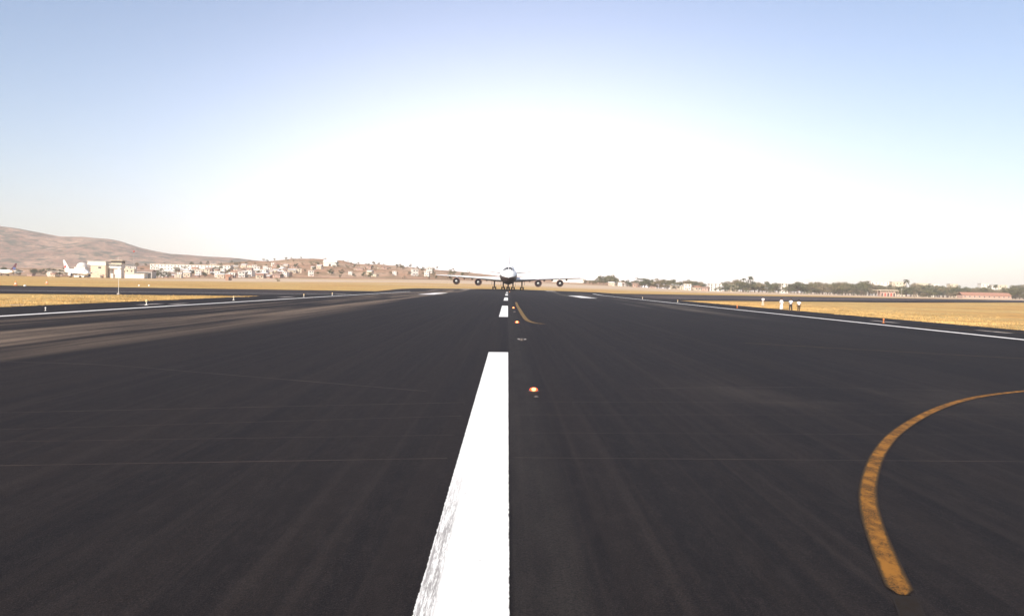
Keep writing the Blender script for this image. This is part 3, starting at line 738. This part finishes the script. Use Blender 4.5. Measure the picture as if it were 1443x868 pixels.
rd = random.Random(5)
TOPS = [(822, 394), (840, 391), (850, 387), (866, 388), (872, 393), (890, 395), (910, 392), (930, 393), (938, 395), (965, 393), (985, 396), (992, 399), (1000, 403), (1015, 403), (1022, 396), (1037, 392.5), (1047, 395), (1070, 396), (1085, 395), (1105, 398), (1128, 395), (1145, 398), (1162, 396.5), (1185, 395.5), (1200, 398), (1213, 395.5), (1225, 399), (1245, 401), (1262, 401), (1290, 400), (1310, 402), (1330, 401), (1345, 401.5), (1370, 403.5), (1385, 405), (1410, 405), (1428, 401.5), (1445, 400), (1500, 399)]
px = 824
while px < 1475:
    Y = rd.uniform(985, 1040); gap = 992 < px < 1018
    H = (hor(px) - interp(TOPS, px)) * Y / F + CH - zt(Xof(px, Y), Y) + rd.uniform(-3.6, 1.2)
    if not gap and H > 3: put(TP, px, Y, H, 'bushy dusty green tree in the belt beyond the far grass, right of the jumbo', 'trees of the belt on the right', rd=rd)
    px += rd.uniform(4.0, 6.5)
px = 826
while px < 1475:     # a farther row closing the gaps
    Y = rd.uniform(1080, 1180)
    H = (hor(px) - interp(TOPS, px)) * Y / F * .8 + CH - zt(Xof(px, Y), Y)
    if H > 3: put(SP, px, Y, H, 'T', 'farther trees behind the belt on the right', rd=rd, sx=1.3)
    px += rd.uniform(7, 10)
px = 862
while px < 1475:
    Y = rd.uniform(920, 950)
    if not (1226 < px < 1270) and rd.random() < (.95 if px > 1010 else .7):
        H = ((hor(px) - interp(TOPS, px)) * Y / F + 3) * rd.uniform(.5, .85)
        if 1355 < px < 1430: H = min(H, 4.5)
        if H > 2: put(SP + TP[:2], px, Y, H, 'lower bush at the foot of the tree belt on the right', 'bushes in front of the tree belt', rd=rd, cat='bush', sx=1.4)
    px += rd.uniform(4, 7)
for _ in range(130):   # settlement and slope
    px = rd.uniform(176, 660); Y = rd.uniform(915, 1330)
    put(TP + SP, px, Y, rd.uniform(3.2, 7.5), 'small dusty tree between the houses and scrub left of the jumbo', 'trees scattered through the settlement and slope', True, rd)
for px in (575, 601, 495, 505, 535, 560, 616, 350, 369, 405, 425, 455, 640, 385, 480, 520, 588):   # skyline of the red hill
    put(TP, px + rd.uniform(-3, 3), rd.uniform(1400, 1470), rd.uniform(3.5, 7.5), 'dark tree standing on the crest of the reddish hill', 'trees on the reddish crest', True, rd)
for _ in range(26):
    px = rd.uniform(-30, 100); put(TP, px, rd.uniform(900, 1010), rd.uniform(6, 9), 'dark green tree behind the parked jets at the far left', 'trees at the far left', True, rd)
for px, H in ((206, 9), (216, 8), (222, 9.5), (231, 7.5), (238, 7), (182, 8)):
    put(TP[:2], px, 880, H, 'green tree right of the low white annex', 'trees scattered through the settlement and slope', rd=rd)
for _ in range(60):
    px = rd.uniform(330, 640); Y = rd.uniform(1000, 1440)
    put(SP, px, Y, rd.uniform(1.6, 3.6), 'small shrub on the reddish scrub slope', 'shrubs on the scrub slope', True, rd, 'bush', 1.3)
put(SP, 391, 600, 2.4, 'round dark bush alone on the yellow field, right of the brick red hut', None, rd=rd, cat='bush', sx=1.6)
put(SP, 84, 690, 1.3, 'low dark bush added over a dark patch on the orange grass below the parked jet', None, rd=rd, cat='bush', sx=4.5)  # added bush, standing in for a dark patch on the grass
pp = None
for px, Y, H, lab in ((1057, 930, 19, 'tallest dark palm of the pair left of the four people'), (1048, 930, 16.5, 'shorter palm of the pair left of the four people'), (1277, 960, 21, 'lone tall palm above the tree belt behind the pavilion'), (1404, 980, 17.5, 'slim palm in front of the white blocks at far right'), (1395, 1000, 16, 'shorter palm left of the slim palm at far right')):
    if pp is None: pp = make_palm(3); o = pp
    else: o = copy_tree(pp)
    o.location = place(px, Y); s_ = H / 15; o.scale = (s_, s_, s_); o.rotation_euler = (0, 0, rd.uniform(0, 6)); tag(o, lab, 'palm tree')

# ------------------------------------------------------------------ masts
x, y, z = *gp(167, 415), 0; z = zt(x, y)
m_ = empty('mast', (x, y, z)); tag(m_, 'slender white pole on the grass island in front of the control tower', 'mast')
MB().tube((0, 0, -.1), (0, 0, 4.0), .035, .02).obj('pole', M_post, m_)
MB().box(-.18, .18, -.18, .18, -.1, .22).obj('base', M_conc, m_); MB().box(-.12, .12, -.03, .03, 3.4, 3.95).obj('panel', M_post, m_)
q = place(189, 900); m_ = empty('obstruction_mast', q); tag(m_, 'tall thin mast with a red lamp box on top behind the annex', 'mast')
MB().tube((0, 0, 0), (0, 0, 27), .18, .12).obj('pole', M_wall[4], m_); MB().lathe([(.02, 27), (.7, 27.1), (.8, 28), (.6, 28.8), (.02, 29)], n=12).obj('lamp_box', M_red, m_, True)
q = place(1271, 700); m_ = empty('mast', q); tag(m_, 'thin grey pole on the far grass right of the pavilion', 'mast')
MB().tube((0, 0, 0), (0, 0, 7), .12, .07).obj('pole', M_wall[4], m_); MB().box(-.6, .6, -.05, .05, 6.2, 6.6).obj('crossbar', M_wall[4], m_)

# ------------------------------------------------------------------ runway lamps
ORD = ['nearest', 'second nearest', 'third nearest', 'fourth', 'fifth']
def inset(X, Y, lit):
    o = empty('inset_light', (X, Y, zt(X, Y) + .012))
    MB().lathe([(.125, 0), (.125, .008), (.105, .016), (.09, .018), (.02, .018)], n=24).obj('rim', M_steel, o, True)
    MB().lathe([(.092, .015), (.095, .035), (.085, .06), (.05, .078), (.01, .082)], n=20).obj('lens', M_lens_halo if lit else M_steel, o, True)  # lit lens glows orange in place of the lamp's halo
    if lit: MB().lathe([(.01, -.035), (.04, -.028), (.055, 0), (.04, .026), (.01, .034)], (0, -.07, .050), n=16).obj('lamp', M_glow, o, True)
    return o
for i, Y in enumerate((16.6, 47, 77.5, 275)):
    o = inset(.55, Y, True)
    tag(o, ('glowing orange runway light right of the near white bar', 'glowing orange runway light beyond the end of the near white bar', 'small glowing orange light by the yellow line and second white bar', 'tiny glowing orange light in front of the jumbo nose wheel')[i], 'runway light', 'centreline lights')
    o.scale = (1.15,) * 3 if i else (.82,) * 3
for Y, lab in ((15.7, 'dull unlit stud just below the nearest glowing light'), (32, 'pale unlit inset light between the two nearest glowing lights'), (66, 'small unlit inset light below the third glowing light')):
    o = inset(.57, Y, False); tag(o, lab, 'runway light', 'unlit centreline studs')
    if Y == 15.7: o.scale = (.35, .35, .35)
strip('concrete_pad', [(.42, 32.7), (.75, 32.7)], .55, M_conc, off=.02)
def edge_light(X, Y, lab, m, s_=1.0):
    o = empty('edge_light', (X, Y, zt(X, Y) + .01)); tag(o, lab, 'runway light', 'raised lights along the runway edges')
    MB().lathe([(.02, 0), (.20, .0), (.20, .03), (.06, .05), (.045, .30), (.09, .33), (.10, .36)], n=14).obj('stem', M_orange if m == 0 else M_post, o, True)
    MB().lathe([(.10, .36), (.115, .42), (.11, .52), (.06, .60), (.01, .62)], n=14).obj('globe', (M_orange, M_amber, M_post)[m], o, True); o.scale = (s_*.72,) * 3
for X, Y, lab, m, s_ in ((-33, 61, 'thin white raised light on the left edge stripe, nearest on that side', 2, .6), (-33, 78, 'cream raised light on the left shoulder, right of the white pole', 1, 1.2), (-33.4, 104, 'amber raised light where the left grass island ends', 1, 1.2),
                         (-32.5, 136, 'pale raised light on the left shoulder, third from the airliner', 1, 1.1), (-32.5, 158, 'amber raised light on the left shoulder, second from the airliner', 1, 1.1), (32.8, 74, 'orange red raised light beside a pale pad on the right shoulder', 0, .9),
                         (33.5, 124, 'small orange raised light right of the white stripe, left of the people', 0, 1), (33, 165, 'pale raised light on the right shoulder near where the taxiway joins', 1, 1.1), (32.5, 205, 'farthest pale raised light along the right edge stripe', 1, 1.1)):
    edge_light(X, Y, lab, m, s_)
for px, py, lab in ((22, 402, 'orange cone marker on the grass at the far left'), (66, 398.5, 'orange red marker on the grass below the parked jet')):
    p = gp(px, py); o = empty('marker_cone', (p.x, p.y, zt(p.x, p.y) - .05)); tag(o, lab, 'marker')
    MB().lathe([(.55, 0), (.55, .06), (.38, .07), (.22, .6), (.08, 1.1), (.01, 1.12)], n=16).obj('cone', M_orange, o, True); MB().lathe([(.30, .36), (.22, .62)], n=16).obj('band', M_post, o, True)
for px, py in ((196, 401), (210, 402), (35, 403.5)):
    p = gp(px, py); o = empty('marker_stone', (p.x, p.y, zt(p.x, p.y) - .08)); tag(o, 'small whitewashed marker block on the grass beyond the crossing runway', 'marker', 'white marker blocks')
    MB().lathe([(.3, 0), (.28, .3), (.2, .42), (.02, .45)], n=8).obj('block', M_post, o)

# ------------------------------------------------------------------ people
def skin_mesh(name, verts, edges, radii, mat_, parent=None, root=0, sub=1):
    me = bpy.data.meshes.new(name); me.from_pydata(verts, edges, []); o = bpy.data.objects.new(name, me); COL.objects.link(o)
    md = o.modifiers.new('s', 'SKIN'); md.use_smooth_shade = True
    for i, r in enumerate(radii):
        sv = me.skin_vertices[0].data[i]; sv.radius = (r, r) if isinstance(r, (int, float)) else r; sv.use_root = (i == root)
    o.modifiers.new('u', 'SUBSURF').levels = sub; o.modifiers['u'].render_levels = sub
    dg = bpy.context.evaluated_depsgraph_get(); nm = bpy.data.meshes.new_from_object(o.evaluated_get(dg)); nm.name = name
    o.modifiers.clear(); o.data = nm; nm.materials.clear(); nm.materials.append(mat_)
    if parent: o.parent = parent
    return o
def person(x, y, heading, shirt, trou, label, step=.12, robe=False, armbend=0.0, H=1.0):
    """standing figure facing -Y before heading is applied"""
    r = empty('person', (x, y, zt(x, y) - .045), heading); tag(r, label, 'person', 'people beside the runway')
    V = [(0,0,.95), (0,0,1.12), (0,-.01,1.30), (0,0,1.43), (0,-.01,1.50), (0,-.02,1.58), (0,-.02,1.68)]; E = [(0,1),(1,2),(2,3),(3,4),(4,5),(5,6)]
    Rr = [(.14,.11), (.13,.10), (.155,.105), (.10,.08), .05, (.075,.09), (.07,.085)]
    J = {}
    for k in (-1, 1):
        n = len(V); s_ = step * k
        V += [(k*.10, 0, .88), (k*.11, s_*.4 - .02, .50), (k*.12, s_, .09), (k*.125, s_ - .15, .03)]
        E += [(0, n), (n, n+1), (n+1, n+2), (n+2, n+3)]; Rr += [.10, .062, .042, .035]
        n = len(V); ab = armbend
        sh = (k*.19, 0, 1.38); el = (k*.25, .03 - s_*.3, 1.11); wr = (k*.26, -.06 - s_*.5 - ab*.15, .87 + ab*.16); pa = (k*.26, wr[1] - .03, wr[2] - .08)
        V += [sh, el, wr, pa]; E += [(3, n), (n, n+1), (n+1, n+2), (n+2, n+3)]; Rr += [.058, .042, .027, .03]
        # fingers and thumb
        for j, fx in enumerate((-.030, -.010, .010, .030)):
            m2 = len(V); ln = (.075, .09, .082, .065)[j]
            V += [(pa[0], pa[1] + fx, pa[2] - .035), (pa[0] - k*.008, pa[1] + fx - .004, pa[2] - .035 - ln*.55), (pa[0] - k*.025, pa[1] + fx - .006, pa[2] - .035 - ln)]
            E += [(n+3, m2), (m2, m2+1), (m2+1, m2+2)]; Rr += [.010, .009, .007]
        m2 = len(V); V += [(pa[0] - k*.01, pa[1] - .04, pa[2] + .01), (pa[0] - k*.02, pa[1] - .055, pa[2] - .03)]; E += [(n+3, m2), (m2, m2+1)]; Rr += [.011, .009]
        J[k] = (sh, el, wr)
    body = skin_mesh('body', V, E, Rr, M_skin, r)
    # face: eyes, nose, mouth, ears
    for k in (-1, 1):
        MB().lathe([(.001, -.010), (.010, -.004), (.010, .004), (.001, .010)], (k*.030, -.095, 1.635), 'Y', 8).obj('eye', M_hair, r, True)
        MB().lathe([(.001, -.012), (.018, -.004), (.018, .004), (.001, .012)], (k*.080, -.015, 1.625), 'X', 8).obj('ear', M_skin, r, True)
    MB().tube((0, -.095, 1.64), (0, -.122, 1.605), .008, .014, 8).obj('nose', M_skin, r, True)
    MB().box(-.024, .024, -.104, -.088, 1.572, 1.580).obj('mouth', M_cowl, r)
    hv_ = []; hf = []
    MB().lathe([(.001, .105), (.05, .095), (.083, .06), (.095, .01), (.090, -.04)], (0, .006, 1.665), 'Z', 18).obj('hair', M_hair, r, True)
    # shirt with short sleeves
    SV = [(0,0,.90), (0,0,1.08), (0,-.01,1.30), (0,0,1.42)]; SE = [(0,1),(1,2),(2,3)]; SR = [(.165,.13), (.155,.12), (.175,.125), (.09,.08)]
    for k in (-1, 1):
        sh, el, wr = J[k]; n = len(SV); SV += [sh, (sh[0]*.2 + el[0]*.8, sh[1]*.2 + el[1]*.8, sh[2]*.2 + el[2]*.8)]; SE += [(3, n), (n, n+1)]; SR += [.075, .062]
        if robe: SV.append(tuple(el[i]*.3 + wr[i]*.7 for i in range(3))); SE.append((n+1, n+2)); SR.append(.055)
    skin_mesh('shirt', SV, SE, SR, shirt, r)
    if robe:
        MB().lathe([(.17, 1.0), (.19, .8), (.22, .5), (.25, .18), (.235, .17), (.02, .9)], (0, 0, 0), 'Z', 20).obj('robe', trou, r, True)
    else:
        TV = [(0,0,.95)]; TE = []; TR = [(.15,.12)]
        for k in (-1, 1):
            n = len(TV); s_ = step * k
            TV += [(k*.10, 0, .86), (k*.11, s_*.4 - .02, .50), (k*.12, s_*.97, .12)]; TE += [(0, n), (n, n+1), (n+1, n+2)]; TR += [.115, .085, .07]
        skin_mesh('trousers', TV, TE, TR, trou, r)
    for k in (-1, 1):
        s_ = step * k
        MB().box(k*.12 - .045, k*.12 + .045, s_ - .20, s_ + .06, -.01, .075).obj('shoe', M_shoe, r)
    r.scale = (H, H, H); return r
def foot(px, py):
    q = gp(px, py); return q.x, q.y
x, y = foot(1090, 433); person(x, y + 6, R(150), M_shirtw, M_cream, 'person in a white shirt and cream trousers, leftmost of the four by the runway', .12, H=1.0)
x, y = foot(1101, 437); person(x, y, R(20), M_shirtw, M_shirtw, 'broad person dressed all in long white clothes at the runway edge', .05, robe=True, armbend=.6, H=1.03)
x, y = foot(1114, 438.5); person(x, y, R(-30), M_shirtb, M_trou, 'person in a pale blue white shirt and dark trousers, left one of the right pair', .18, armbend=.8, H=1.02)
x, y = foot(1125.5, 439.5); person(x, y, R(170), M_shirtw, M_trou2, 'slim person in a white shirt and brown trousers, rightmost of the four', .10, H=.95)

# ------------------------------------------------------------------ grass tufts along the pavement
rd = random.Random(9); v = []; f = []
def tuft(x, y, h):
    z = zt(x, y) - .05
    for _ in range(4):
        a = rd.uniform(0, 6.28); w_ = rd.uniform(.015, .04); lx, ly = math.cos(a), math.sin(a); bx, by = x + rd.uniform(-.12, .12), y + rd.uniform(-.12, .12); k = rd.uniform(-.4, .4) * h; n = len(v)
        v.extend([(bx - lx*w_, by - ly*w_, z), (bx + lx*w_, by + ly*w_, z), (bx - ly*k, by + lx*k, z + h * rd.uniform(.6, 1.2))]); f.append((n, n+1, n+2))
for _ in range(15000):
    Y = rd.uniform(38, 190); s_ = rd.choice((-1, 1)); X = s_ * (EDGE + abs(rd.gauss(0, 1)) * 9 - .3 + .5 * math.sin(Y * .9) + .4 * math.sin(Y * .23))
    if s_ < 0 and Y > lower(X) - 1: continue
    if s_ > 0 and Y > lower(X) - 1: continue
    tuft(X, Y, rd.uniform(.06, .20) if abs(X) > EDGE + 1.5 else rd.uniform(.08, .26))
M_blade = mat('dry_grass_blades', (.50, .33, .13), .9, noise=(.15, .6))
tag(mesh_obj('grass', v, f, M_blade), 'short dry yellow grass growing along both pavement edges', 'grass', kind='stuff')
